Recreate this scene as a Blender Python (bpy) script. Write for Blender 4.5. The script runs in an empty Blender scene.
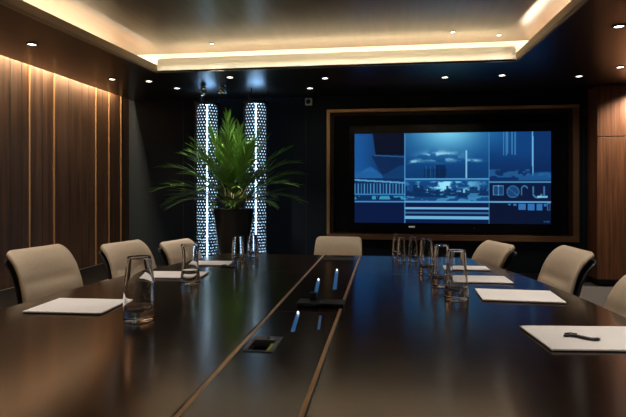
import bpy, bmesh, math, random
import numpy as np
from mathutils import Vector, Matrix, noise
R = math.radians
PI = math.pi
sc = bpy.context.scene
col = sc.collection
rng = random.Random(7)

# ------------------------------------------------------------------ materials
def new_mat(name):
    m = bpy.data.materials.new(name)
    m.use_nodes = True
    nt = m.node_tree
    b = nt.nodes['Principled BSDF']
    return m, nt, b

def plain(name, c, rough=.5, metal=0., **kw):
    m, nt, b = new_mat(name)
    b.inputs['Base Color'].default_value = (*c, 1)
    b.inputs['Roughness'].default_value = rough
    b.inputs['Metallic'].default_value = metal
    for k, v in kw.items():
        b.inputs[k.replace('_', ' ')].default_value = v
    return m

def mottled(name, c1, c2, scale=40., rough=.5, stretch=(1, 1, 1), bump=0., detail=4., **kw):
    """noise driven colour between c1 and c2, in object space"""
    m, nt, b = new_mat(name)
    N, L = nt.nodes, nt.links
    tc = N.new('ShaderNodeTexCoord'); mp = N.new('ShaderNodeMapping')
    mp.inputs['Scale'].default_value = stretch
    L.new(tc.outputs['Object'], mp.inputs['Vector'])
    nz = N.new('ShaderNodeTexNoise')
    nz.inputs['Scale'].default_value = scale; nz.inputs['Detail'].default_value = detail
    L.new(mp.outputs['Vector'], nz.inputs['Vector'])
    cr = N.new('ShaderNodeValToRGB')
    cr.color_ramp.elements[0].position = .3; cr.color_ramp.elements[1].position = .7
    cr.color_ramp.elements[0].color = (*c1, 1); cr.color_ramp.elements[1].color = (*c2, 1)
    L.new(nz.outputs['Fac'], cr.inputs['Fac']); L.new(cr.outputs['Color'], b.inputs['Base Color'])
    b.inputs['Roughness'].default_value = rough
    if bump:
        bp = N.new('ShaderNodeBump'); bp.inputs['Strength'].default_value = bump
        bp.inputs['Distance'].default_value = .002
        L.new(nz.outputs['Fac'], bp.inputs['Height']); L.new(bp.outputs['Normal'], b.inputs['Normal'])
    for k, v in kw.items():
        b.inputs[k.replace('_', ' ')].default_value = v
    return m

def wood(name, c1, c2, along='z', rough=.35, fine=1., board=0., baxis='y', **kw):
    """long grain wood; optional board-to-board tone changes of width `board` along baxis"""
    m, nt, b = new_mat(name)
    N, L = nt.nodes, nt.links
    tc = N.new('ShaderNodeTexCoord'); mp = N.new('ShaderNodeMapping')
    s = [38 * fine] * 3; s['xyz'.index(along)] = 1.1
    mp.inputs['Scale'].default_value = s
    L.new(tc.outputs['Object'], mp.inputs['Vector'])
    nz = N.new('ShaderNodeTexNoise'); nz.inputs['Scale'].default_value = 1.; nz.inputs['Detail'].default_value = 6
    nz.inputs['Roughness'].default_value = .65; nz.inputs['Distortion'].default_value = .3
    L.new(mp.outputs['Vector'], nz.inputs['Vector'])
    cr = N.new('ShaderNodeValToRGB')
    cr.color_ramp.elements[0].position = .32; cr.color_ramp.elements[1].position = .7
    cr.color_ramp.elements[0].color = (*c1, 1); cr.color_ramp.elements[1].color = (*c2, 1)
    L.new(nz.outputs['Fac'], cr.inputs['Fac'])
    out = cr.outputs['Color']
    if board:
        sx = N.new('ShaderNodeSeparateXYZ'); L.new(tc.outputs['Object'], sx.inputs['Vector'])
        dv = N.new('ShaderNodeMath'); dv.operation = 'DIVIDE'; dv.inputs[1].default_value = board
        L.new(sx.outputs[baxis.upper()], dv.inputs[0])
        fl = N.new('ShaderNodeMath'); fl.operation = 'FLOOR'; L.new(dv.outputs[0], fl.inputs[0])
        wn = N.new('ShaderNodeTexWhiteNoise'); wn.noise_dimensions = '1D'; L.new(fl.outputs[0], wn.inputs['W'])
        mr = N.new('ShaderNodeMapRange'); mr.inputs['To Min'].default_value = .72; mr.inputs['To Max'].default_value = 1.15
        L.new(wn.outputs['Value'], mr.inputs['Value'])
        mx = N.new('ShaderNodeVectorMath'); mx.operation = 'SCALE'
        L.new(out, mx.inputs[0]); L.new(mr.outputs['Result'], mx.inputs['Scale'])
        out = mx.outputs['Vector']
    L.new(out, b.inputs['Base Color'])
    b.inputs['Roughness'].default_value = rough
    for k, v in kw.items():
        b.inputs[k.replace('_', ' ')].default_value = v
    return m

def glow(name, c, strength):
    m, nt, b = new_mat(name)
    b.inputs['Base Color'].default_value = (.8, .8, .8, 1)
    b.inputs['Emission Color'].default_value = (*c, 1)
    b.inputs['Emission Strength'].default_value = strength
    return m

M = dict(
    table=wood('dark_table_veneer', (.007, .0030, .0018), (.015, .0065, .0038), 'y', .165, .5, IOR=2.2, Anisotropic=.5, Specular_Tint=(1, .87, .76, 1)),
    strip=wood('dark_strip_veneer', (.006, .0035, .003), (.012, .007, .0055), 'y', .18, .6, IOR=1.6),
    inlay=plain('copper_inlay', (.60, .37, .20), .38, .6),
    tbase=plain('black_table_base', (.012, .011, .011), .5),
    seam=plain('seam_line', (.03, .022, .018), .5),  # seam colour, slightly lighter than the veneer
    leather=mottled('beige_leather', (.50, .405, .295), (.56, .455, .335), 90, .55, bump=.12),
    shell=plain('black_shell', (.012, .013, .016), .42),
    chrome=plain('chrome', (.7, .7, .72), .15, 1.),
    silver=plain('brushed_metal', (.16, .16, .17), .4, .8),
    paper=mottled('white_paper', (.86, .84, .83), (.89, .87, .86), 6, .75),
    board=plain('dark_card', (.03, .028, .03), .7),
    ink=plain('black_plastic', (.005, .005, .006), .35),
    soffit=wood('dark_ceiling_veneer', (.012, .0075, .006), (.024, .014, .010), 'y', .3, .5, IOR=1.9),
    upper=wood('ceiling_veneer', (.018, .0085, .005), (.070, .036, .021), 'y', .3, .45, board=.3, baxis='x', IOR=1.7),
    lipglow=None,
    cream=plain('cream_paint', (.76, .66, .50), .6),
    lwall=wood('walnut_panel', (.034, .016, .010), (.115, .060, .034), 'z', .42, .55, board=.21, baxis='y'),
    rwall=wood('walnut_cabinet', (.10, .038, .016), (.30, .122, .052), 'z', .42, .9),
    tan=plain('tan_lip', (.50, .37, .25), .5),
    brass=plain('copper_trim', (.55, .34, .18), .35, .75),
    navy=mottled('navy_wallcovering', (.006, .0105, .017), (.009, .0145, .022), 140, .6, bump=.1, Specular_IOR_Level=.15),
    plinth=plain('black_plinth', (.012, .012, .014), .5),
    carpet=mottled('taupe_carpet', (.10, .088, .075), (.17, .15, .13), 260, .95, bump=.4),
    frame=wood('bronze_wood_frame', (.12, .060, .028), (.18, .095, .048), 'x', .35, .6),
    bezel=plain('black_bezel', (.004, .004, .006), .28, Specular_IOR_Level=.25),
    backing=plain('black_backing', (.003, .0035, .005), .6, Specular_IOR_Level=.1),
    mark=glow('lit_mark', (.55, .6, .65), .35),
    pot=plain('black_planter', (.006, .009, .016), .3),
    soil=mottled('soil', (.02, .014, .01), (.045, .032, .022), 60, .9),
    leaf=mottled('palm_green', (.075, .18, .022), (.13, .27, .045), 5, .42),
    leaf2=mottled('palm_green_deep', (.035, .10, .018), (.08, .18, .03), 5, .42),
    stalk=plain('palm_stalk', (.16, .20, .05), .5),
    colshell=plain('dark_perforated_steel', (.035, .037, .042), .3, .9),
    coltube=glow('frosted_light_tube', (.47, .74, 1.), 1.35),
    colled=glow('led_tube', (.50, .75, 1.), 6.),
    colcap=plain('column_cap', (.01, .01, .012), .35, .5),
    cove=glow('cove_led', (1., .84, .62), 62.),
    coveside=glow('cove_led_side', (1., .84, .62), 200.),
    wallled=glow('wall_led', (1., .72, .42), 480.),
    lens=glow('downlight_lens', (1., .93, .82), 9.),
    dled=glow('white_led', (.85, .93, 1.), 3.),
    bstreak=plain('blue_reflection_streak', (.005, .01, .02), .3, Emission_Color=(.03, .19, .48, 1), Emission_Strength=.32),  # blue glow painting the table lights' reflection streaks
    bstreak_dim=plain('blue_reflection_streak_dim', (.005, .01, .02), .3, Emission_Color=(.03, .16, .42, 1), Emission_Strength=.2),  # fainter glow for the weakest reflection streak
    green=plain('green_tab', (.32, .38, .05), .5),
    camw=plain('grey_housing', (.6, .6, .6), .5),
)
def glass_mat():
    m, nt, b = new_mat('clear_glass')
    b.inputs['Base Color'].default_value = (1, 1, 1, 1)
    b.inputs['Roughness'].default_value = .0
    b.inputs['IOR'].default_value = 1.58
    b.inputs['Transmission Weight'].default_value = 1.
    return m
# lacquer over long grain: highlights smear along the table
nt_ = M['table'].node_tree
tg = nt_.nodes.new('ShaderNodeCombineXYZ'); tg.inputs['Y'].default_value = 1.
nt_.links.new(tg.outputs['Vector'], nt_.nodes['Principled BSDF'].inputs['Tangent'])
M['glass'] = glass_mat()
def frosted_lip():
    """cream frosted acrylic that the LED tape behind it shines through"""
    m, nt, b = new_mat('frosted_cream_lip')
    b.inputs['Base Color'].default_value = (.86, .82, .72, 1); b.inputs['Roughness'].default_value = .5
    t = nt.nodes.new('ShaderNodeBsdfTranslucent'); t.inputs['Color'].default_value = (.88, .90, .88, 1)
    x = nt.nodes.new('ShaderNodeMixShader'); x.inputs['Fac'].default_value = .5
    nt.links.new(b.outputs['BSDF'], x.inputs[1]); nt.links.new(t.outputs['BSDF'], x.inputs[2])
    nt.links.new(x.outputs['Shader'], nt.nodes['Material Output'].inputs['Surface'])
    return m
M['lipglow'] = frosted_lip()

# ------------------------------------------------------------------ geometry helpers
def box(bm, x0, x1, y0, y1, z0, z1):
    vs = [bm.verts.new((x, y, z)) for z in (z0, z1) for y in (y0, y1) for x in (x0, x1)]
    for f in ((0, 2, 3, 1), (4, 5, 7, 6), (0, 1, 5, 4), (2, 6, 7, 3), (0, 4, 6, 2), (1, 3, 7, 5)):
        bm.faces.new([vs[i] for i in f])

def prism(bm, pts, z0, z1):
    """pts: plan outline, counter-clockwise"""
    a = [bm.verts.new((x, y, z0)) for x, y in pts]
    b = [bm.verts.new((x, y, z1)) for x, y in pts]
    bm.faces.new(a[::-1]); bm.faces.new(b)
    n = len(pts)
    for i in range(n):
        j = (i + 1) % n
        bm.faces.new((a[i], a[j], b[j], b[i]))

def lathe(bm, prof, n=32, cx=0, cy=0, closed=False):
    rings = []
    for r, z in prof:
        if r < 1e-6:
            rings.append([bm.verts.new((cx, cy, z))])
        else:
            rings.append([bm.verts.new((cx + r * math.cos(2 * PI * k / n), cy + r * math.sin(2 * PI * k / n), z)) for k in range(n)])
    prs = list(zip(rings, rings[1:])) + ([(rings[-1], rings[0])] if closed else [])
    for a, b in prs:
        for k in range(n):
            j = (k + 1) % n
            if len(a) == 1 and len(b) == 1: continue
            if len(a) == 1: bm.faces.new((a[0], b[k], b[j]))
            elif len(b) == 1: bm.faces.new((a[k], a[j], b[0]))
            else: bm.faces.new((a[k], a[j], b[j], b[k]))

def tube(bm, pts, rad, n=8, caps=True):
    pts = [Vector(p) for p in pts]
    rads = rad if isinstance(rad, (list, tuple)) else [rad] * len(pts)
    prev = None; rings = []
    up = Vector((0, 0, 1))
    for i, p in enumerate(pts):
        t = (pts[min(i + 1, len(pts) - 1)] - pts[max(i - 1, 0)]).normalized()
        s = t.cross(up)
        if s.length < .05: s = t.cross(Vector((1, 0, 0)))
        s.normalize(); u = s.cross(t)
        rings.append([bm.verts.new(p + rads[i] * (math.cos(2 * PI * k / n) * s + math.sin(2 * PI * k / n) * u)) for k in range(n)])
    for a, b in zip(rings, rings[1:]):
        for k in range(n):
            j = (k + 1) % n
            bm.faces.new((a[k], a[j], b[j], b[k]))
    if caps:
        bm.faces.new(rings[0][::-1]); bm.faces.new(rings[-1])

def obj(name, bm, mat, parent=None, smooth=False, bevel=0., seg=2, sub=0, angle=40):
    bmesh.ops.recalc_face_normals(bm, faces=bm.faces)
    me = bpy.data.meshes.new(name); bm.to_mesh(me); bm.free()
    o = bpy.data.objects.new(name, me); col.objects.link(o)
    me.materials.append(M[mat] if isinstance(mat, str) else mat)
    if smooth:
        for p in me.polygons: p.use_smooth = True
    if bevel:
        md = o.modifiers.new('bevel', 'BEVEL'); md.width = bevel; md.segments = seg; md.limit_method = 'ANGLE'; md.angle_limit = R(angle)
    if sub:
        md = o.modifiers.new('sub', 'SUBSURF'); md.levels = sub; md.render_levels = sub
    if parent: o.parent = parent
    return o

def bx(name, dims, mat, parent=None, bevel=0., seg=2):
    bm = bmesh.new(); box(bm, *dims)
    return obj(name, bm, mat, parent, bevel=bevel, seg=seg)

def tag(o, label, cat, group=None):
    o['label'] = label; o['category'] = cat
    if group: o['group'] = group
    return o

def thing(name, label, cat, loc=(0, 0, 0), rz=0., group=None):
    o = bpy.data.objects.new(name, None); col.objects.link(o)
    o.empty_display_size = .1
    o.location = loc; o.rotation_euler = (0, 0, rz)
    return tag(o, label, cat, group)

def struct(o):
    o['kind'] = 'structure'
    return o

def dup(root, loc, rz, label, group=None):
    r = root.copy(); col.objects.link(r); r.location = loc; r.rotation_euler = (0, 0, rz); r['label'] = label
    if group: r['group'] = group
    for ch in list(root.children):
        c = ch.copy(); col.objects.link(c); c.parent = r
        for g in list(ch.children):
            d = g.copy(); col.objects.link(d); d.parent = c
    return r

# ------------------------------------------------------------------ the room
XL, XR, YB, YF = -3.80, 4.2, 7.34, -1.7
CH = 2.55            # soffit
UH = 2.80            # recessed ceiling
struct(bx('floor', (XL, XR, YF, YB, -.05, 0), 'carpet'))
struct(bx('wall_left', (XL - .1, XL, YF, YB, 0, 2.9), 'lwall'))
struct(bx('wall_right', (XR, XR + .1, YF, YB, 0, 2.9), 'navy'))
struct(bx('wall_front', (XL, XR, YF - .1, YF, 0, 2.9), 'navy'))
wb = struct(bx('wall_back', (XL, XR, YB, YB + .1, 0, 2.9), 'navy'))
bm = bmesh.new()
for x in (-2.95, -2.0, -1.12): box(bm, x - .004, x + .004, YB - .003, YB, .12, CH)
for x in (2.62,): box(bm, x - .004, x + .004, YB - .003, YB, .12, CH)
obj('panel_joint', bm, 'plinth', wb)
struct(bx('baseboard_back', (XL + .03, 2.66, YB - .02, YB, 0, .1), 'plinth'))
struct(bx('baseboard_left', (XL, XL + .03, YF, YB, 0, .23), 'plinth'))
# copper strips between the wall panels
n = 1
for y in (.9, 1.7, 2.5, 3.3, 4.25, 5.14, 5.56, 6.44, 6.77, 7.10):
    struct(bx('trim_%d' % n, (XL, XL + .008, y - .009, y + .009, .23, 2.75), 'brass')); n += 1
# fine dark joints between the boards
bm = bmesh.new()
for y in (4.85, 5.02, 5.35, 5.84, 6.12, 6.27, 4.6, 6.60, 6.94): box(bm, XL, XL + .002, y - .004, y + .004, .23, 2.75)
obj('panel_joint', bm, 'plinth', bpy.data.objects['wall_left'])

# soffit with the cove opening
A, B, C_, D = (-2.86, -.35), (-2.542, 5.557), (1.328, 5.557), (1.47, -.35)
o4 = ((-3.72, YF), (-3.72, YB), (XR, YB), (XR, YF))
i4 = (A, B, C_, D)
bm = bmesh.new()
for k in range(4):
    j = (k + 1) % 4
    prism(bm, [o4[k], i4[k], i4[j], o4[j]][::1], CH, CH + .02)
struct(obj('ceiling', bm, 'soffit'))
struct(bx('ceiling_slot', (XL, -3.68, YF, YB, 2.72, 2.75), 'soffit'))
# recessed ceiling
T = .17
up = bx('ceiling_recess', (A[0] - T, D[0] + T, A[1] - T, B[1] + T, UH, UH + .04), 'upper')
struct(up)
bm = bmesh.new()
x0, x1, y0, y1 = A[0] - T, D[0] + T, A[1] - T, B[1] + T
box(bm, x0 - .03, x0, y0, y1, CH + .02, UH); box(bm, x1, x1 + .03, y0, y1, CH + .02, UH)
box(bm, x0, x1, y0 - .03, y0, CH + .02, UH); box(bm, x0, x1, y1, y1 + .03, CH + .02, UH)
struct(obj('ceiling_upstand', bm, 'cream'))

def wallquad(bm, p, q, z0, z1, th):
    """vertical board along p->q, thickness th to the left of the direction"""
    d = Vector((q[0] - p[0], q[1] - p[1])).normalized(); nrm = Vector((-d.y, d.x)) * th
    prism(bm, [p, q, (q[0] + nrm.x, q[1] + nrm.y), (p[0] + nrm.x, p[1] + nrm.y)], z0, z1)
for k, (p, q, h) in enumerate(((A, B, .085), (B, C_, .155), (C_, D, .085), (D, A, .155))):
    bm = bmesh.new(); wallquad(bm, p, q, CH - .004, CH + h, .008 if k % 2 else .025)
    f = struct(obj('trim_%d' % (n + k), bm, 'lipglow' if k % 2 else 'tan'))
    # warm LED tape lying behind the lip, shining up
    d = Vector((q[0] - p[0], q[1] - p[1])).normalized(); nr = Vector((-d.y, d.x))
    bm = bmesh.new()
    a_ = Vector(p) + nr * .05 + d * .02; b_ = Vector(q) + nr * .05 - d * .02
    vs = [bm.verts.new((v.x, v.y, z)) for v, z in ((a_, CH + .054), (b_, CH + .054), (b_ + nr * .022, CH + .032), (a_ + nr * .022, CH + .032))]
    bm.faces.new(vs)
    obj('led_strip', bm, 'cove' if k % 2 else 'coveside', f)
n += 4
# wall washer in the slot by the panelled wall
bm = bmesh.new()
vs = [bm.verts.new(v) for v in ((-3.73, -1.5, 2.70), (-3.73, 6.90, 2.70), (-3.76, 6.90, 2.712), (-3.76, -1.5, 2.712))]
bm.faces.new(vs)
obj('led_strip', bm, 'wallled', bpy.data.objects['ceiling_slot'])

# ------------------------------------------------------------------ downlights
def spot(parent, loc, power, angle, blend=.9, colr=(1., .89, .77), size=.035):
    ld = bpy.data.lights.new('spot', 'SPOT'); ld.energy = power; ld.spot_size = R(angle); ld.spot_blend = blend
    ld.color = colr; ld.shadow_soft_size = size
    l = bpy.data.objects.new('spot', ld); col.objects.link(l); l.location = loc
    l.parent = parent
    return l

def downlight(x, y, z, label, power, angle=70):
    t = thing('downlight', label, 'downlight', (x, y, z), 0, 'recessed ceiling downlights')
    bm = bmesh.new(); lathe(bm, [(.036, .0), (.050, -.001), (.052, -.006), (.046, -.010), (.036, -.008)], 24, closed=True)
    obj('trim_ring', bm, 'silver', t, smooth=True)
    bm = bmesh.new(); lathe(bm, [(0, -.002), (.036, -.002)], 24)
    obj('lens', bm, 'lens', t)
    if isinstance(power, tuple): power, angle = power
    if power: spot(t, (0, 0, -.03), power, angle)
    return t
P0 = 1.
for x, y, z, p, lab in (
    (-3.157, 4.302, CH, (10, 130), 'recessed downlight near the top left edge, alone over the panelled wall'),
    (-3.225, 5.814, CH, (14, 130), 'recessed downlight close to the far end of the panelled wall'),
    (-2.840, 5.985, CH, (20, 140), 'recessed downlight just below the left rear corner of the cove'),
    (-2.678, 6.454, CH, 3, 'dim recessed downlight left of the perforated light columns'),
    (-1.800, 5.900, CH, (185, 110), 'recessed downlight above the potted palm between the two light columns'),
    (-0.966, 6.691, CH, (4.5, 140), 'recessed downlight above the small wall camera'),
    (-0.700, 6.107, CH, (4.5, 140), 'recessed downlight in front of the left corner of the screen frame'),
    (0.696, 6.245, CH, (4.5, 140), 'recessed downlight above the middle of the big screen'),
    (1.333, 6.224, CH, (4.5, 140), 'recessed downlight above the right third of the big screen'),
    (2.231, 6.402, CH, (11, 140), 'recessed downlight above the right corner of the screen frame'),
    (2.500, 5.979, CH, (20, 130), 'recessed downlight in front of the walnut cabinet'),
    (1.860, 4.470, CH, (16, 80), 'recessed downlight at the far right, right of the cove'),
    (-1.838, 5.377, UH, (60, 90), 'tiny recessed downlight in the raised ceiling above the palm'),
    (0.669, 5.309, UH, 4, 'recessed downlight in the raised ceiling, left one of the pair over the screen'),
    (1.144, 5.477, UH, 4, 'recessed downlight in the raised ceiling, right one of the pair over the screen')):
    dl = downlight(x, y, z, lab, p)
    if z == UH: dl.scale = (.6, .6, .6)
# the same fittings further forward in the raised ceiling, over the table and chairs
for x in (-1.75, -.33, 1.0):
    for y in (.9, 2.4, 3.9):
        downlight(x, y, UH, 'recessed downlight in the raised ceiling over the table, outside the picture', 118 if x != -.33 else (30 if y < 3 else 75), 62)

# ------------------------------------------------------------------ table
TX, TZ = -.317, .75
def half(y):            # half width of the boat-shaped top
    c = 1.72
    return 1.26 - .085 * (abs(y - c) / 1.0) ** 1.9 if abs(y - c) < 2.13 else .90
YN, YE = -.36, 3.86
table = thing('conference_table', 'long dark veneered conference table with two copper inlay lines', 'table', (0, 0, 0))
ys = [YN + (YE - YN) * k / 40 for k in range(41)]
IL = .135               # inlay distance from the axis
bm = bmesh.new()
prism(bm, [(TX - IL - .006, y) for y in ys][::-1] + [(TX - half(y), y) for y in ys], TZ - .045, TZ)
obj('tabletop', bm, 'table', table, bevel=.006)
bm = bmesh.new()
prism(bm, [(TX + half(y), y) for y in ys] + [(TX + IL + .006, y) for y in ys][::-1], TZ - .045, TZ)
obj('tabletop', bm, 'table', table, bevel=.006)
# centre strip with an opening for the socket box
SBx0, SBx1, SBy0, SBy1 = -.425, -.345, 1.555, 1.70
bm = bmesh.new()
sx0, sx1 = TX - IL + .006, TX + IL - .006
box(bm, sx0, sx1, YN, SBy0, TZ - .045, TZ)
box(bm, sx0, sx1, SBy1, YE, TZ - .045, TZ)
box(bm, sx0, SBx0, SBy0, SBy1, TZ - .045, TZ)
box(bm, SBx1, sx1, SBy0, SBy1, TZ - .045, TZ)
obj('centre_strip', bm, 'strip', table)
for s in (-1, 1):
    bx('inlay', (TX + s * IL - .006, TX + s * IL + .006, YN, YE, TZ - .04, TZ + .0006), 'inlay', table)
y = 3.05; h = half(y)
bx('seam', (TX - h + .01, TX - IL - .008, y - .0015, y + .0015, TZ - .01, TZ + .0003), 'seam', table)
bx('seam', (TX + IL + .008, TX + h - .01, y - .0015, y + .0015, TZ - .01, TZ + .0003), 'seam', table)
bx('seam', (sx0, sx1, 2.07, 2.074, TZ - .01, TZ + .0004), 'seam', table)
for y in (.55, 2.95):
    b = bx('pedestal', (TX - .42, TX + .42, y - .28, y + .28, .05, TZ - .045), 'tbase', table, .02)
    bx('plinth', (TX - .5, TX + .5, y - .34, y + .34, 0, .05), 'tbase', b, .01)
# power socket let into the strip
bm = bmesh.new()
cx0, cx1, cy0, cy1 = SBx0, SBx1, SBy0, SBy1
e = .008
box(bm, cx0 - e, cx0 + e * .4, cy0 - e, cy1 + e, TZ - .02, TZ + .003)
box(bm, cx1 - e * .8, cx1 + e, cy0 - e, cy1 + e, TZ - .02, TZ + .003)
box(bm, cx0, cx1, cy0 - e, cy0 + e * .4, TZ - .02, TZ + .003)
box(bm, cx0, cx1, cy1 - .035, cy1 + e, TZ - .02, TZ + .003)
sk = obj('power_socket', bm, 'silver', table, bevel=.001)
bx('well', (cx0, cx1, cy0, cy1, TZ - .045, TZ - .030), 'ink', sk)
bx('green_tab', (cx1 - .020, cx1 - .008, cy0 + .006, cy1 - .05, TZ - .02, TZ - .004), 'green', sk)
bm = bmesh.new(); lathe(bm, [(0, TZ + .005), (.006, TZ + .005), (.007, TZ + .002)], 16, (cx0 + cx1) / 2 + .004, cy1 - .014)
obj('button', bm, 'ink', sk)
# cable flap at the far end of the strip
bx('cable_flap', (TX - .095, TX + .105, 3.56, 3.70, TZ - .002, TZ + .006), 'ink', table, .002)
# small lights let into the strip, their reflection streaks added as glowing bars
def streak_light(x, y, x2, y2, w, mat, dot=True):
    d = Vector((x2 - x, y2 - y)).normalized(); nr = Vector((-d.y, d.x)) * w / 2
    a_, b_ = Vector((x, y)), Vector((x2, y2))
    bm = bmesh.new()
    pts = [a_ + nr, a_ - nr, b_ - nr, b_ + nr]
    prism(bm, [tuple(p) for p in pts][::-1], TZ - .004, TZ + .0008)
    s = obj('reflection_streak', bm, mat, table)
    if dot:
        bm = bmesh.new(); lathe(bm, [(0, TZ + .010), (.003, TZ + .007), (.004, TZ + .003), (.004, TZ)], 14, x - d.x * .015, y - d.y * .015)
        obj('light_dot', bm, 'dled', s, smooth=True)
streak_light(-.357, 2.79, -.325, 2.44, .017, 'bstreak')
streak_light(-.288, 3.13, -.246, 2.55, .019, 'bstreak')
streak_light(-.342, 2.03, -.318, 1.78, .014, 'bstreak')
streak_light(-.250, 2.02, -.232, 1.82, .010, 'bstreak_dim', False)

# conference unit on the strip
cu = thing('conference_unit', 'low black table microphone unit on the centre strip of the table', 'microphone unit', (-.268, 2.19, TZ))
bx('base', (-.098, -.004, -.045, .045, .0016, .020), 'ink', cu, .003)
bx('base', (.004, .098, -.045, .045, .0016, .020), 'ink', cu, .003)
b = bx('control_block', (-.052, -.022, .012, .044, .020, .050), 'ink', cu, .003)
bx('hinge', (-.006, .006, -.03, .03, .003, .017), 'silver', cu, .001)
bx('button', (.060, .068, -.046, -.040, .004, .011), 'silver', cu)

# ------------------------------------------------------------------ notepads
def notepad(c, w, d, rz, label, first=[None]):
    t = thing('notepad', label, 'notepad', (c[0], c[1], TZ), rz, 'white notepads on the table')
    bx('backing', (-w / 2, w / 2, -d / 2, d / 2, .0012, .003), 'board', t)
    bx('paper', (-w / 2 - .001, w / 2 + .001, -d / 2 - .001, d / 2 + .001, .003, .0085), 'paper', t, .0008, 1)
    return t
notepad((-1.275, 2.03), .325, .25, R(2), 'white notepad on the left side nearest the camera, before the first beige chair')
notepad((-1.185, 2.83), .33, .21, R(4), 'white notepad on the left behind the flared glass')
notepad((-1.135, 3.30), .27, .17, R(4), 'far left white notepad beside the short carafe glass')
r1 = notepad((.69, 1.83), .40, .27, R(6), 'white notepad at the right with a black pen on it')
notepad((.605, 2.50), .345, .255, R(-2), 'bare white notepad between the second right chair and the nearest right glass')
notepad((.505, 2.92), .31, .20, R(1), 'white notepad third along the right side, partly behind the nearest glasses')
notepad((.50, 3.32), .25, .15, R(0), 'small white notepad farthest along the right side of the table')

# pens
def pen(c, z, rz, L, label):
    t = thing('pen', label, 'pen', (c[0], c[1], z), rz, 'black pens on the table')
    bm = bmesh.new()
    pts = []
    for k in range(15):
        s = k / 14 - .5
        pts.append((s * L, .024 * math.sin(-s * 5.2) * L / .11, .0058 + .0018 * math.cos(s * PI)))
    tube(bm, pts, [.004] + [.0085] * 13 + [.005], 12)
    for v in bm.verts: v.co.z = v.co.z * .55 + .0015
    obj('barrel', bm, 'ink', t, smooth=True)
    bm = bmesh.new(); tube(bm, [(-.05 * L / .11, .024 * L / .11, .0105), (-.028 * L / .11, .024 * L / .11, .0128), (-.01 * L / .11, .012 * L / .11, .0125)], .0018, 6)
    obj('clip', bm, 'ink', t, smooth=True)
    return t
pen((.635, 1.80), TZ + .0085, R(4), .10, 'short black curved pen lying on the right notepad')
pen((-.985, 3.19), TZ, R(20), .09, 'small black pen beside the far left notepad')

# ------------------------------------------------------------------ glasses
def tumbler(c, w, h, label, kind=0, group='clear glass tumblers on the table', rz=0.):
    r = w / 2
    # wall outline from the foot to the rim, as fractions of radius and height
    line = {0: ((1., .0), (1., .50), (.985, .60), (.74, 1.)),
            1: ((1., .0), (.73, 1.)),
            2: ((1., .0), (.99, .12), (.84, .45), (.80, .68), (.86, .88), (.99, 1.))}[kind]
    def rad(v):
        # linear through the points, eased by averaging a short window
        def lin(v):
            v = max(0, min(1, v))
            for (r0, v0), (r1, v1) in zip(line, line[1:]):
                if v <= v1: return r0 + (r1 - r0) * (v - v0) / (v1 - v0)
            return line[-1][0]
        return sum(lin(v + d * .015) for d in range(-3, 4)) / 7
    NP = 36
    foot = {0: .125, 1: .15, 2: .22}[kind]
    wall = .0048
    out = [(0, 0), (r - .006, 0), (r - .0025, .0008), (r - .0006, .003)]
    out += [(r * rad(k / NP), .005 + (h - .0065) * k / NP) for k in range(NP + 1)]
    rt = r * rad(1.)
    out += [(rt - .0005, h - .0006), (rt - .0016, h), (rt - wall + .0008, h - .0004)]
    inn = []
    v0 = foot + .10
    for k in range(NP, -1, -1):
        v = v0 + (1 - v0) * k / NP
        inn.append((r * rad(v) - wall, .004 + (h - .0065) * v))
    re, ze = inn[-1]
    for k in range(1, 13):            # rounded bottom of the hollow
        a_ = PI / 2 * k / 12
        inn.append((re * math.cos(a_) ** .75 if k < 12 else 0, ze - h * .10 * math.sin(a_)))
    bm = bmesh.new(); lathe(bm, [(a, b + .0012) for a, b in out + inn], 56)
    o = obj('tumbler', bm, 'glass', smooth=True)
    o.location = (c[0], c[1], TZ)
    return tag(o, label, 'glass', group)
tumbler((-.922, 1.86), .115, .240, 'tall clear glass nearest the camera on the left, beside the near notepad')
tumbler((-1.014, 2.62), .102, .203, 'clear glass with a flared rim in front of the third left chair', 2)
tumbler((-.971, 3.37), .092, .178, 'short thick clear glass at the far left end, standing before the planter', 1)
tumbler((-.955, 3.70), .084, .158, 'clear glass at the far left end in front of the right light column')
tumbler((.318, 2.40), .108, .222, 'nearest clear glass of the right row, before the bare notepad', 1)
tumbler((.284, 2.70), .096, .212, 'second nearest clear glass of the right row', 1)
tumbler((.239, 3.10), .092, .202, 'third nearest clear glass of the right row', 1)
tumbler((.190, 3.60), .064, .168, 'clear glass fourth along the right row, right one of the far pair')
tumbler((.112, 3.62), .064, .160, 'clear glass fifth along the right row, left one of the far pair', 1)
tumbler((.078, 3.79), .056, .168, 'slim clear glass farthest along the right row', 1)

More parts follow.
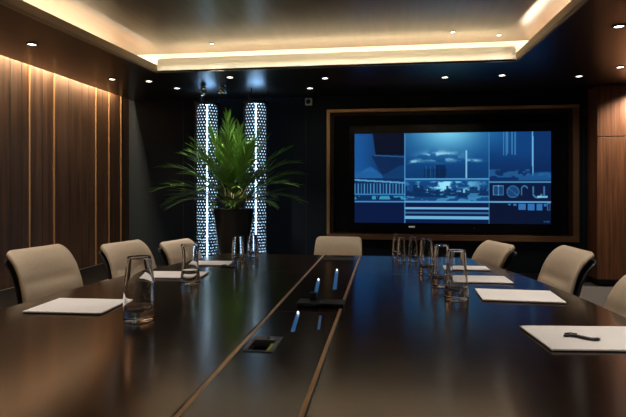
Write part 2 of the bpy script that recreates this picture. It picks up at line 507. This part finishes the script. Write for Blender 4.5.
# ------------------------------------------------------------------ chairs (facing local +x)
def back_grid(w, z0, L, tilt, th, off, curl, corner, nu=20, nv=22, roll=0., grow=0.):
    """closed padded slab following a reclined, curled profile"""
    bm = bmesh.new()
    tl = math.tan(tilt)
    def prof(t):           # distance along 0..1 -> (x, z, normal)
        s = t * L
        x = -.19 - math.sin(tilt) * s + .02 * math.sin(t * PI)
        z = z0 + math.cos(tilt) * s
        if t > .78:
            q = (t - .78) / .22
            x -= curl * q * q; z -= curl * .30 * q * q
        return Vector((x, z))
    fr, bk = [], []
    for j in range(nv + 1):
        t = j / nv
        t = 1 - (1 - t) ** 1.25
        p = prof(t); dp = (prof(min(1, t + .01)) - prof(max(0, t - .01))).normalized()
        nx, nz = dp.y, -dp.x
        d = (1 - t) * L; hw = w / 2 * (1.02 - .07 * t ** 2.2) + grow
        if d < corner: hw -= corner - math.sqrt(max(0, corner ** 2 - (corner - d) ** 2))
        d0 = t * L
        if d0 < .05: hw -= .05 - math.sqrt(max(0, .05 ** 2 - (.05 - d0) ** 2))
        rf, rb = [], []
        for i in range(nu + 1):
            u = -1 + 2 * i / nu
            y = u * hw
            wrap = .028 * u * u * min(1, (1 - t) / .3)
            e = (1 - abs(u) ** 5) * min(1, d / .03 + .25) * min(1, d0 / .04 + .3)
            e = max(.6, e)
            bul = 1.
            if roll:
                bul += roll * math.exp(-((t - .46) / .12) ** 2) - roll * 1.5 * math.exp(-((t - .60) / .022) ** 2) * (1 - u ** 8)
            f = off + wrap + th * .5 * e * bul; b = off + wrap - th * .5 * e
            rf.append(bm.verts.new((p.x + nx * f, y, p.y + nz * f)))
            rb.append(bm.verts.new((p.x + nx * b, y, p.y + nz * b)))
        fr.append(rf); bk.append(rb)
    for j in range(nv):
        for i in range(nu):
            bm.faces.new((fr[j][i], fr[j][i + 1], fr[j + 1][i + 1], fr[j + 1][i]))
            bm.faces.new((bk[j][i], bk[j + 1][i], bk[j + 1][i + 1], bk[j][i + 1]))
        bm.faces.new((fr[j][0], fr[j + 1][0], bk[j + 1][0], bk[j][0]))
        bm.faces.new((fr[j][nu], bk[j][nu], bk[j + 1][nu], fr[j + 1][nu]))
    for i in range(nu):
        bm.faces.new((fr[0][i], bk[0][i], bk[0][i + 1], fr[0][i + 1]))
        bm.faces.new((fr[nv][i], fr[nv][i + 1], bk[nv][i + 1], bk[nv][i]))
    return bm

CG = 'beige conference chairs around the table'
def make_chair(label):
    t = thing('conference_chair', label, 'chair', group=CG)
    obj('backrest', back_grid(.425, .46, .445, R(14), .052, .012, .034, .036, roll=.35), 'leather', t, smooth=True, sub=1)
    obj('back_shell', back_grid(.425, .44, .452, R(14), .03, -.026, .026, .036, grow=-.004), 'shell', t, smooth=True, sub=1)
    bm = bmesh.new(); box(bm, -.21, .26, -.24, .24, .405, .485)
    obj('seat', bm, 'leather', t, smooth=True, bevel=.03, seg=4)
    bx('seat_pan', (-.22, .23, -.22, .22, .385, .410), 'shell', t, .01)
    bx('back_bracket', (-.27, -.15, -.05, .05, .39, .52), 'shell', t, .01)
    bm = bmesh.new(); lathe(bm, [(0, .10), (.032, .10), (.032, .24), (.022, .245), (.022, .39), (0, .39)], 20)
    obj('gas_lift', bm, 'chrome', t, smooth=False)
    for k in range(5):
        a_ = 2 * PI * k / 5 + .3
        c, s = math.cos(a_), math.sin(a_)
        bm = bmesh.new(); tube(bm, [(.02 * c, .02 * s, .115), (.16 * c, .16 * s, .10), (.29 * c, .29 * s, .078)], [.024, .018, .013], 8)
        lg = obj('base_leg', bm, 'shell', t, smooth=True)
        bm = bmesh.new()
        ax = Vector((-s, c, 0)) * .02; ctr = Vector((.285 * c, .285 * s, .0302))
        tube(bm, [ctr - ax, ctr - ax * .6, ctr + ax * .6, ctr + ax], [.024, .030, .030, .024], 16)
        tube(bm, [ctr + Vector((0, 0, .01)), ctr + Vector((0, 0, .05))], .008, 6)
        obj('caster', bm, 'ink', lg, smooth=True)
    return t
def lower(ch, dz):
    for c in ch.children:
        if c.name.split('.')[0] in ('backrest', 'back_shell', 'seat', 'seat_pan', 'back_bracket'):
            c.location.z += dz
c0 = make_chair('beige leather chair nearest the camera on the left of the table')
c0.location = (-1.635, 2.63, 0); c0.rotation_euler.z = R(-8)
ch = dup(c0, (-1.50, 3.30, 0), R(-13), 'second beige leather chair on the left, in front of the wall corner'); lower(ch, -.02)
ch = dup(c0, (-1.40, 3.98, 0), R(-14), 'farthest beige leather chair on the left, before the left light column'); lower(ch, -.075)
ch = dup(c0, (.765, 3.09, 0), R(180 + 5), 'beige leather chair on the right in front of the walnut cabinet edge'); lower(ch, .01)
ch = dup(c0, (.50, 3.70, 0), R(180 + 16), 'farthest beige leather chair on the right, below the screen frame'); lower(ch, -.03)
ch = dup(c0, (.785, 2.19, 0), R(180 + 7), 'beige leather chair cut off by the right edge of the picture'); lower(ch, 0)
ch = dup(c0, (-.405, 4.30, 0), R(-90), 'beige leather chair at the far head of the table'); lower(ch, -.08)
lower(c0, .02)

# ------------------------------------------------------------------ screen in its frame
fx0, fx1, fz0, fz1 = -.812, 2.531, .535, 2.35
fr = thing('screen_surround', 'bronze wooden frame around the black recess of the big screen', 'frame', ((fx0 + fx1) / 2, YB, fz0))
ox, oz = (fx0 + fx1) / 2, fz0
def fbox(name, x0, x1, y0, y1, z0, z1, mat, bev=0.):
    return bx(name, (x0 - ox, x1 - ox, y0, y1, z0 - oz, z1 - oz), mat, fr, bev)
W1, W2 = .075, .05
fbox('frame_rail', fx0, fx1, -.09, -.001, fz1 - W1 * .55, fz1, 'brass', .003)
fbox('frame_rail', fx0, fx1, -.09, -.001, fz0, fz0 + W1, 'frame', .003)
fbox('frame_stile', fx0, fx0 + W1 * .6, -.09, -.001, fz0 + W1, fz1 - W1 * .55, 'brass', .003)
fbox('frame_stile', fx1 - W1, fx1, -.09, -.001, fz0 + W1, fz1 - W1 * .55, 'frame', .003)
bm = bmesh.new()
a0, a1, b0, b1 = fx0 + W1 * .6 - ox, fx1 - W1 - ox, 0 + W1, fz1 - W1 * .55 - oz
box(bm, a0, a0 + W2, -.06, -.001, b0, b1); box(bm, a1 - W2, a1, -.06, -.001, b0, b1)
box(bm, a0 + W2, a1 - W2, -.06, -.001, b1 - W2, b1); box(bm, a0 + W2, a1 - W2, -.06, -.001, b0, b0 + W2 * .4)
obj('inner_frame', bm, wood('dark_inner_frame', (.016, .009, .006), (.03, .017, .010), 'x', .35, .6, Specular_IOR_Level=.2), fr)
fbox('backing', fx0 + .03, fx1 - .03, -.012, -.001, fz0 + .03, fz1 - .03, 'backing')

tv = thing('display_screen', 'large wall screen showing blue harbour and city pictures', 'screen', (.885, YB - .012, .70))
SY = -.048
sx_0, sx_1, sz_0, sz_1 = -.420 - .885, 2.185 - .885, .768 - .70, 2.005 - .70
bx('bezel', (-.13 - .885 - .36, 2.27 - .885 + .05, SY + .002, -.001, -.055, 1.42), 'bezel', tv, .004)

def paint(px, py):
    """picture on the screen; px,py are arrays 0..197, 0..92.5 across the lit area (y down)"""
    rs = np.random.RandomState(5)
    def fbm(x, y, s, o=4, seed=0):
        out = np.zeros_like(x); amp = 1.; tot = 0
        for k in range(o):
            r = np.random.RandomState(seed * 17 + k).rand(64, 64)
            u = x / s; v = y / s
            i = np.floor(u).astype(int); j = np.floor(v).astype(int)
            fu = u - i; fv = v - j
            fu = fu * fu * (3 - 2 * fu); fv = fv * fv * (3 - 2 * fv)
            g = lambda a, b: r[a % 54, b % 54]
            out += amp * ((g(i, j) * (1 - fu) + g(i + 1, j) * fu) * (1 - fv) + (g(i, j + 1) * (1 - fu) + g(i + 1, j + 1) * fu) * fv)
            tot += amp; amp *= .5; s = s / 2
        return out / tot
    rgb = np.zeros(px.shape + (3,))
    def put(mask, c, a=1.):
        a = (mask * a)[..., None]
        rgb[:] = rgb * (1 - a) + np.array(c) / 255. * a
    def rect(x0, y0, x1, y1): return ((px >= x0) & (px < x1) & (py >= y0) & (py < y1)).astype(float)
    def sm(e0, e1, v):
        t = np.clip((v - e0) / (e1 - e0), 0, 1); return t * t * (3 - 2 * t)
    put(np.ones_like(px), (13, 20, 46))
    left, mid, right = rect(0, 0, 52.3, 93), rect(52.3, 0, 137, 93), rect(137, 0, 198, 93)
    # --- left picture
    put(left * rect(0, 0, 60, 72), (17, 52, 100))
    put(left * rect(0, 0, 60, 40) * sm(34, 0, px), (30, 88, 152), .75)
    put(left * (px > 22 + .12 * (py - 11) * 0 - .15 * (22 - py).clip(0)) * (py < 22.5), (10, 14, 34))
    hill = left * sm(-1.5, 1.5, py - (38 - 7 * np.exp(-((px - 17) / 8) ** 2) + .12 * px + 3 * fbm(px, py, 7, 3, 3)))
    put(hill, (44, 100, 158), .75)
    put(left * ((py > 22.5) & (py < 46) & (px > 17 + .55 * (py - 22))).astype(float), (14, 36, 74), .85)
    put(left * sm(-1.2, .8, py - (42 - 9 * sm(30, 50, px))) * rect(30, 20, 53, 48), (24, 60, 108), .8)
    put(left * (np.abs(py - (22.5 + .06 * (px - 20))) < .5) * (px > 20), (70, 120, 170), .6)
    put(left * rect(0, 46.5, 53, 70), (18, 46, 88))
    put(left * (np.abs(py - (48 + .06 * px)) < .8), (110, 165, 205), .8)
    bars = left * rect(0, 52, 53, 62.5)
    put(bars, (16, 48, 92))
    put(bars * (np.mod(px * 1., 3.3) < .8), (108, 160, 200), .75)
    put(left * (np.abs(py - 63) < .8), (74, 130, 180), .8)
    put(left * rect(0, 65, 53, 68.5) * (fbm(px, py * .5, 5, 3, 8) > .5), (80, 165, 190), .75)
    put(left * (np.abs(py - 70.6) < .55), (100, 150, 200), .7)
    put(left * rect(0, 71.5, 53, 93), (14, 25, 62))
    # --- middle picture
    g = np.exp(-((px - 96) / 34) ** 2) * sm(34, -4, py)
    put(mid * rect(0, 0, 198, 72), (22, 72, 126))
    put(mid, (140, 205, 228), g * .85)
    put(mid * sm(20, 44, py) * rect(0, 0, 198, 50), (14, 46, 92), .55)
    cl = fbm(px, py * 2.2, 9, 4, 11)
    m1 = np.exp(-((px - 88) / 17) ** 2 - ((py - 24) / 4.5) ** 2)
    m2 = np.exp(-((px - 60) / 8) ** 2 - ((py - 29) / 1.6) ** 2)
    m3 = np.exp(-((px - 118) / 11) ** 2 - ((py - 28.6) / 1.5) ** 2)
    put(mid, (160, 196, 214), np.clip((m1 * 1.5 + m2 + m3) * sm(.34, .62, cl), 0, .85))
    put(mid * rect(72, 37, 95, 47) * (fbm(px * 1., py * .3, 4, 2, 21) > .42), (18, 44, 84), .9)
    put(mid * (np.mod(px, 4.6) < .5) * rect(72, 34, 90, 47), (80, 130, 170), .5)
    put(mid * rect(84, 33, 94, 47), (12, 34, 72), .7)
    put(mid * (np.abs(px - 114.4) < .7) * rect(0, 18.5, 198, 50), (150, 190, 215), .85)
    put(mid * rect(50, 46.5, 140, 50), (30, 84, 136), .9)
    put(mid * (np.abs(py - 47.2) < .5), (120, 175, 210), .75)
    city = fbm(px * 1.0, py * 1.6, 6, 3, 31)
    put(mid * rect(50, 50, 140, 70), (24, 66, 118))
    put(mid * rect(50, 50, 140, 62), (150, 205, 228), np.clip((city - .40) * 5, 0, 1) * .95 * np.exp(-((px - 95) / 36) ** 2))
    sk = np.floor(px / 2.1); tops = 62 - 9 * np.array(np.random.RandomState(3).rand(200))[np.clip(sk, 0, 199).astype(int)]
    put(mid * ((py > tops) & (py < 66)).astype(float), (14, 42, 84), .85)
    put(mid * rect(50, 62, 140, 70) * (fbm(px * .6, py * 2, 6, 3, 41) > .56), (84, 150, 190), .65)
    put(mid * (np.abs(py - (62 - .0012 * (px - 100) ** 2 * 3)) < .7) * rect(62, 50, 92, 66), (20, 40, 80), .8)
    put(mid * (np.abs(py - 70.6) < .7), (120, 165, 205), .8)
    put(mid * rect(50, 71.6, 140, 93), (13, 28, 66))
    for y, hgt, a in ((77.2, 1.2, 1.), (82., .7, .55), (86.8, 1.4, 1.)):
        put(mid * (np.abs(py - y) < hgt), (124, 172, 212), .9 * a)
    put(mid * (np.abs(py - 81) < .4), (60, 100, 150), .7)
    # --- right picture
    put(right * rect(0, 0, 198, 50), (20, 62, 116))
    put(right * sm(16, 42, py) * rect(0, 0, 198, 50), (14, 38, 82), .7)
    put(right, (60, 130, 180), .45 * sm(34, 0, px - 137) * sm(26, 0, py))
    for x, y1 in ((151.3, 24), (154., 24), (155.2, 22), (159.4, 23), (162.4, 23.5)):
        put(right * (np.abs(px - x) < .6) * rect(0, 0, 198, y1), (90, 145, 188), .55)
    put(right * (np.abs(px - (179.3 + .01 * py)) < .65) * rect(0, 0, 198, 45), (120, 175, 215), .85)
    put(right * rect(181, 0, 198, 40), (14, 34, 78), .5)
    put(right * rect(137, 38, 198, 46) * (fbm(px, py * 2, 7, 3, 51) > .48), (60, 112, 160), .55)
    put(right * sm(-1, 1, py - (45 - 4 * np.exp(-((px - 185) / 12) ** 2))) * rect(166, 36, 198, 49), (40, 92, 146), .7)
    put(right * (np.abs(py - 50.6) < .8), (110, 160, 200), .75)
    put(right * rect(137, 51.6, 198, 70), (14, 26, 60))
    edge = lambda x0, y0, x1, y1: rect(x0, y0, x1, y1) - rect(x0 + .8, y0 + .8, x1 - .8, y1 - .8)
    put(rect(141, 54, 151.5, 64), (40, 80, 130), .7); put(edge(141, 54, 151.5, 64) + rect(146, 54, 146.8, 64), (110, 155, 190), .6)
    rr = np.hypot(px - 160.4, (py - 60.2))
    put((rr < 5.6).astype(float), (34, 74, 124), .8); put((np.abs(rr - 5.8) < .5).astype(float), (90, 135, 175), .6)
    put((np.abs((py - 60) - .8 * (px - 160)) < .6) * (rr < 5.6), (90, 135, 175), .4)
    rr = np.hypot(px - 171.6, (py - 57.2))
    put(((np.abs(rr - 2.8) < .6) & (py < 57.2)).astype(float) + (np.abs(px - 168.8) < .6) * rect(0, 57.2, 198, 64), (105, 150, 190), .65)
    rr = np.hypot(px - 184, (py - 62))
    put(((np.abs(rr - 4) < .9) & (py > 62)).astype(float) + (np.abs(px - 180) < .8) * rect(0, 55, 198, 62) + (np.abs(px - 190.4) < .7) * rect(0, 55, 198, 64), (105, 150, 190), .65)
    put(rect(184, 64.5, 194, 66.5), (150, 195, 220), .8)
    put(right * (np.abs(py - 70.6) < .8), (120, 168, 212), .85)
    for x0, x1, y1 in ((156, 158.5, 74), (161, 164, 74.5), (166, 173, 78.5), (175, 181.5, 79), (183.4, 189, 79), (190.5, 193, 75)):
        put(rect(x0, 72.4, x1, y1), (62, 118, 182), .85)
    put(edge(193.5, 71.5, 196.5, 79), (90, 130, 180), .7)
    put(rect(190.5, 89.2, 196, 90.6) * (np.mod(px, 1.6) < 1.), (90, 120, 160), .6)
    # --- panel dividers
    put(((np.abs(px - 52.4) < .5) | (np.abs(px - 137) < .5)).astype(float), (96, 150, 195), .8)
    lum = rgb.max(-1, keepdims=True) ** 1.5
    rgb = rgb * (np.array([.46, .80, .86]) * (1 - lum) + np.array([1., 1.02, 1.]) * lum)
    lin = np.where(rgb <= .04045, rgb / 12.92, ((rgb + .055) / 1.055) ** 2.4)
    return lin

NX, NY = 394, 185
gx, gy = np.meshgrid(np.linspace(0, 197, NX + 1), np.linspace(0, 92.5, NY + 1))
cols = paint(gx, gy)
me = bpy.data.meshes.new('screen')
vx = sx_0 + (sx_1 - sx_0) * gx / 197.; vz = sz_1 - (sz_1 - sz_0) * gy / 92.5
verts = np.stack([vx, np.full_like(vx, SY), vz], -1).reshape(-1, 3)
idx = np.arange((NX + 1) * (NY + 1)).reshape(NY + 1, NX + 1)
faces = np.stack([idx[:-1, :-1], idx[1:, :-1], idx[1:, 1:], idx[:-1, 1:]], -1).reshape(-1, 4)
me.from_pydata(verts.tolist(), [], faces.tolist())
ca = me.color_attributes.new('picture', 'FLOAT_COLOR', 'POINT')
ca.data.foreach_set('color', np.concatenate([cols.reshape(-1, 3), np.ones((verts.shape[0], 1))], 1).astype(np.float32).ravel())
so = bpy.data.objects.new('screen', me); col.objects.link(so); so.parent = tv
m, nt, b = new_mat('lit_screen')
at = nt.nodes.new('ShaderNodeAttribute'); at.attribute_name = 'picture'
nt.links.new(at.outputs['Color'], b.inputs['Emission Color']); b.inputs['Emission Strength'].default_value = 1.4
b.inputs['Base Color'].default_value = (.004, .004, .005, 1); b.inputs['Roughness'].default_value = .25; b.inputs['Specular IOR Level'].default_value = .12
me.materials.append(m)
# small maker's mark and sensor on the lower bezel
bm = bmesh.new()
for k, w in enumerate((.012, .009, .012, .010, .012)):
    x = -.56 + k * .0165
    box(bm, x, x + w, SY - .003, SY, -.001 - .008 + .014, .012 + .014)
obj('badge', bm, 'mark', tv)
bm = bmesh.new(); box(bm, .30, .318, SY - .002, SY, -.002, .012)
obj('sensor', bm, 'silver', tv)

# wall camera above the frame
wc = thing('wall_camera', 'small grey square camera on the dark wall left above the screen frame', 'camera', (-1.075, YB, 2.475))
bx('housing', (-.05, .05, -.05, -.001, -.05, .05), 'camw', wc, .006)
bm = bmesh.new(); lathe(bm, [(0, .0), (.030, .0), (.033, .004), (.033, .012), (.026, .014), (.024, .008), (0, .006)], 24)
o = obj('camera_lens', bm, 'ink', wc, smooth=True); o.rotation_euler = (R(90), 0, 0); o.location = (0, -.05, 0)

# ------------------------------------------------------------------ walnut cabinet at the right
cy = 7.02
cab = thing('tall_cabinet', 'tall walnut cabinet front at the right edge beside the dark wall', 'cabinet', (3.43, cy, 0))
bx('carcass', (-.765, .765, .025, YB - cy - .002, .09, 2.547), 'rwall', cab)
bx('plinth', (-.72, .765, .06, YB - cy - .004, 0, .09), 'plinth', cab)
for x0, x1 in ((-.765, -.005), (.002, .765)):
    bx('door', (x0, x1, 0, .0235, .095, 1.895), 'rwall', cab, .002)
    bx('upper_door', (x0, x1, 0, .0235, 1.905, 2.545), 'rwall', cab, .002)
# a lamp fitting close to the cabinet top
wl = thing('downlight', 'recessed downlight close above the walnut cabinet', 'downlight', (3.22, 6.83, CH), 0, 'recessed ceiling downlights')
bm = bmesh.new(); lathe(bm, [(.036, .0), (.050, -.001), (.052, -.006), (.046, -.010), (.036, -.008)], 24, closed=True); obj('trim_ring', bm, 'silver', wl, smooth=True)
bm = bmesh.new(); lathe(bm, [(0, -.002), (.036, -.002)], 24); obj('lens', bm, 'lens', wl)
spot(wl, (0, 0, -.03), 150, 140, .8)

# ------------------------------------------------------------------ perforated light columns
def column(x, y, label, seed):
    r, z0, z1 = .170, 0., 2.37
    t = thing('light_column', label, 'column lamp', (x, y, 0), 0, 'perforated light columns')
    nu, nv = 130, 300
    face = math.atan2(-y, -x)          # direction the slot faces (towards the table)
    bm = bmesh.new()
    V = [[bm.verts.new((r * math.cos(2 * PI * i / nu + face), r * math.sin(2 * PI * i / nu + face), .06 + (z1 - .06) * j / nv)) for i in range(nu)] for j in range(nv + 1)]
    rs = random.Random(seed)
    for j in range(nv):
        for i in range(nu):
            ii = i if i <= nu / 2 else i - nu
            if -1 <= ii < 1 and 4 < j < nv - 3: continue                   # long slot
            row = j // 5
            if j % 5 in (1, 2) and 3 < j < nv - 3:
                sl = (i + row * 2 + (rs.choice((0, 0, 1, 2)) if j < 110 else 0)) % 5                                # slanted rows of short slits
                if sl in (0, 1): continue
            bm.faces.new((V[j][i], V[j][(i + 1) % nu], V[j + 1][(i + 1) % nu], V[j + 1][i]))
    obj('perforated_shell', bm, 'colshell', t)
    bm = bmesh.new(); lathe(bm, [(.135, .07), (.135, z1 - .02)], 40); obj('light_tube', bm, 'coltube', t, smooth=True)
    bm = bmesh.new()
    c, s = math.cos(face), math.sin(face)
    tube(bm, [(.15 * c, .15 * s, .08), (.15 * c, .15 * s, z1 - .03)], .009, 8); obj('led_tube', bm, 'colled', t, smooth=True)
    bm = bmesh.new(); lathe(bm, [(0, 0), (.19, 0), (.19, .05), (.172, .06), (0, .06)], 40); obj('foot', bm, 'colcap', t)
    bm = bmesh.new(); lathe(bm, [(.12, z1), (.178, z1), (.178, z1 + .022), (.12, z1 + .022)], 40, closed=True); cap = obj('top_ring', bm, 'colcap', t)
    bm = bmesh.new(); lathe(bm, [(0, z1 + .01), (.12, z1 + .01)], 30); obj('uplight', bm, 'coluplight', t)
    bm = bmesh.new()
    for k in range(3):
        a_ = 2 * PI * k / 3 + .4
        tube(bm, [(.15 * math.cos(a_), .15 * math.sin(a_), z1 + .02), (.15 * math.cos(a_), .15 * math.sin(a_), CH)], .006, 6)
    obj('hanger', bm, 'colcap', t)
    return t
M['coluplight'] = glow('column_uplight', (.30, .58, 1.), 14.)
column(-2.372, 6.74, 'perforated metal light column at the left of the potted palm', 1)
column(-1.700, 6.74, 'perforated metal light column at the right of the potted palm', 2)
# chrome spotlights on the soffit by the columns
def spotlamp(x, y, rz, label):
    t = thing('ceiling_spotlight', label, 'spotlight', (x, y, CH), rz, 'chrome spotlights by the columns')
    bm = bmesh.new(); lathe(bm, [(0, 0), (.04, 0), (.04, -.012), (0, -.012)], 20); obj('canopy', bm, 'chrome', t)
    bm = bmesh.new(); tube(bm, [(0, 0, -.012), (0, 0, -.05)], .006, 8); obj('stem', bm, 'chrome', t)
    bm = bmesh.new(); lathe(bm, [(0, -.05), (.026, -.045), (.036, .0), (.040, .05), (.034, .05), (.028, .0), (0, -.03)], 24)
    o = obj('lamp_head', bm, 'chrome', t, smooth=True); o.location = (0, 0, -.07); o.rotation_euler = (R(70), 0, 0)
spotlamp(-2.33, 6.45, R(35), 'small chrome spotlight on the ceiling at the left column')
spotlamp(-2.05, 6.40, R(-55), 'small chrome spotlight on the ceiling between the columns')

# ------------------------------------------------------------------ potted palm
PX, PY = -1.825, 6.14
palm = thing('potted_palm', 'lush green palm in a tall black tapered planter between the light columns', 'plant', (PX, PY, 0))
bm = bmesh.new(); lathe(bm, [(0, 0), (.105, 0), (.112, .01), (.246, .985), (.250, 1.0), (.236, 1.0), (.229, .955), (0, .95)], 48)
obj('planter', bm, 'pot', palm, smooth=True)
bm = bmesh.new(); lathe(bm, [(.228, .957), (.15, .966), (0, .972)], 24); obj('soil', bm, 'soil', palm, smooth=True)
bm = bmesh.new()
for k in range(9):
    a_ = k * 2.4; rr = .03 + .012 * k
    tube(bm, [(rr * math.cos(a_), rr * math.sin(a_), .96), (rr * 1.3 * math.cos(a_), rr * 1.3 * math.sin(a_), 1.2)], [.012, .007], 6)
obj('stems', bm, 'stalk', palm, smooth=True)

def frond(az, el, L, droop, mat, zst=1.05, lf=.30, nl=20):
    """arching stalk with two ranks of narrow leaflets"""
    bm = bmesh.new(); bms = bmesh.new()
    h = Vector((math.cos(az), math.sin(az), 0))
    side = Vector((-h.y, h.x, 0))
    p = h * .05 + Vector((0, 0, zst)); e = el; pts = [p.copy()]; dirs = []
    N = 16
    for k in range(N):
        d = h * math.cos(e) + Vector((0, 0, 1)) * math.sin(e)
        dirs.append(d); p = p + d * L / N; pts.append(p.copy()); e -= droop / N * (.4 + 1.2 * k / N)
    tube(bms, pts, [.006 * (1 - .8 * k / N) + .001 for k in range(N + 1)], 5)
    for q in range(nl):
        t = .36 + .64 * q / (nl - 1)
        f = t * N; k = min(int(f), N - 1)
        base = pts[k].lerp(pts[k + 1], f - k); d = dirs[k]
        up_ = side.cross(d).normalized(); up_ = up_ if up_.z > 0 else -up_
        for s in (-1, 1):
            ang = R(48 - 30 * max(0, (t - .6)) / .4 + rng.uniform(-9, 9)) * .66
            ln = lf * (1 - .55 * abs(t - .45) / .55) * rng.uniform(.85, 1.12)
            dv = (d * math.cos(ang) + side * s * math.sin(ang) + up_ * rng.uniform(.05, .3)).normalized()
            wd = .0135
            wv = dv.cross(up_).normalized() * wd
            prev = None
            for i in range(5):
                u = i / 4
                c = base + dv * ln * u + Vector((0, 0, -1)) * ln * .20 * u * u
                wk = (.55, 1., .9, .6, .06)[i]
                fold = up_ * (-.35 * wd * wk)
                row = (bm.verts.new(c - wv * wk), bm.verts.new(c + fold), bm.verts.new(c + wv * wk))
                if prev:
                    bm.faces.new((prev[0], prev[1], row[1], row[0])); bm.faces.new((prev[1], prev[2], row[2], row[1]))
                prev = row
    me_ = bpy.data.meshes.new('tmp'); bms.to_mesh(me_); bms.free()
    n0 = len(bm.faces); bm.from_mesh(me_); bpy.data.meshes.remove(me_)
    bm.faces.ensure_lookup_table()
    for f in bm.faces[n0:]: f.material_index = 1
    me2 = bpy.data.meshes.new('frond'); bm.to_mesh(me2); bm.free()
    me2.materials.append(M[mat]); me2.materials.append(M['stalk'])
    for pl in me2.polygons: pl.use_smooth = True
    o = bpy.data.objects.new('frond', me2); col.objects.link(o); o.parent = palm
    return o
RGT, LFT, FRT = 0., PI, -PI / 2
spec = [  # azimuth, elevation, length, droop
    (R(190), R(48), 1.02, 1.05), (R(205), R(30), .92, .95), (R(170), R(58), .95, .8), (R(215), R(15), .75, .9), (R(180), R(22), .85, 1.1),
    (R(195), R(70), .95, .6), (R(-5), R(52), .98, 1.0), (R(-20), R(34), .88, .95), (R(10), R(60), .98, .75), (R(-35), R(16), .72, .9),
    (R(0), R(20), .80, .9), (R(2), R(42), .9, .9), (R(-90), R(82), 1.15, .35), (R(-60), R(78), 1.0, .45), (R(-120), R(76), 1.0, .5),
    (R(-90), R(55), .72, .9), (R(-70), R(40), .62, 1.0), (R(-110), R(38), .62, 1.0), (R(-100), R(18), .5, 1.0), (R(-75), R(20), .5, 1.0),
    (R(-140), R(48), .75, .9), (R(-40), R(50), .75, .9), (R(-130), R(64), .9, .7), (R(-50), R(66), .88, .7), (R(90), R(80), .85, .3),
    (R(50), R(78), .85, .35), (R(130), R(78), .85, .35), (R(-150), R(28), .62, 1.0), (R(-28), R(28), .62, 1.0), (R(-85), R(70), .9, .5),
    (R(172), R(64), .9, .8), (R(12), R(72), .95, .5), (R(-170), R(80), 1.05, .4), (R(-15), R(76), 1.0, .45)]
for k, (az, el, L, dr) in enumerate(spec):
    frond(az, el + R(4), L * .9, dr, 'leaf' if k % 3 else 'leaf2', nl=10 if L < .7 else 12, lf=.30 if L < .8 else .40)

# ------------------------------------------------------------------ world, camera, view
w = bpy.data.worlds.new('world'); sc.world = w; w.use_nodes = True
w.node_tree.nodes['Background'].inputs['Color'].default_value = (.01, .012, .016, 1)
w.node_tree.nodes['Background'].inputs['Strength'].default_value = .2
cd = bpy.data.cameras.new('camera'); cam = bpy.data.objects.new('camera', cd); col.objects.link(cam)
F = 520.
cd.sensor_width = 36; cd.lens = 36 * F / 626.; cd.clip_start = .05
cam.location = (0, 0, 1.25)
cam.rotation_euler = (R(90), 0, math.atan(72 / F))
cd.shift_y = -(208.5 - 188) / 626.
cd.dof.use_dof = True; cd.dof.focus_distance = 3.6; cd.dof.aperture_fstop = 16.
sc.camera = cam
vs = sc.view_settings
vs.view_transform = 'Standard'; vs.look = 'None'; vs.gamma = 1.; vs.exposure = 0.; vs.use_curve_mapping = False
try:
    sc.cycles.use_denoising = True
    sc.cycles.sample_clamp_indirect = 6.
    sc.cycles.max_bounces = 14; sc.cycles.transmission_bounces = 12
except Exception:
    pass
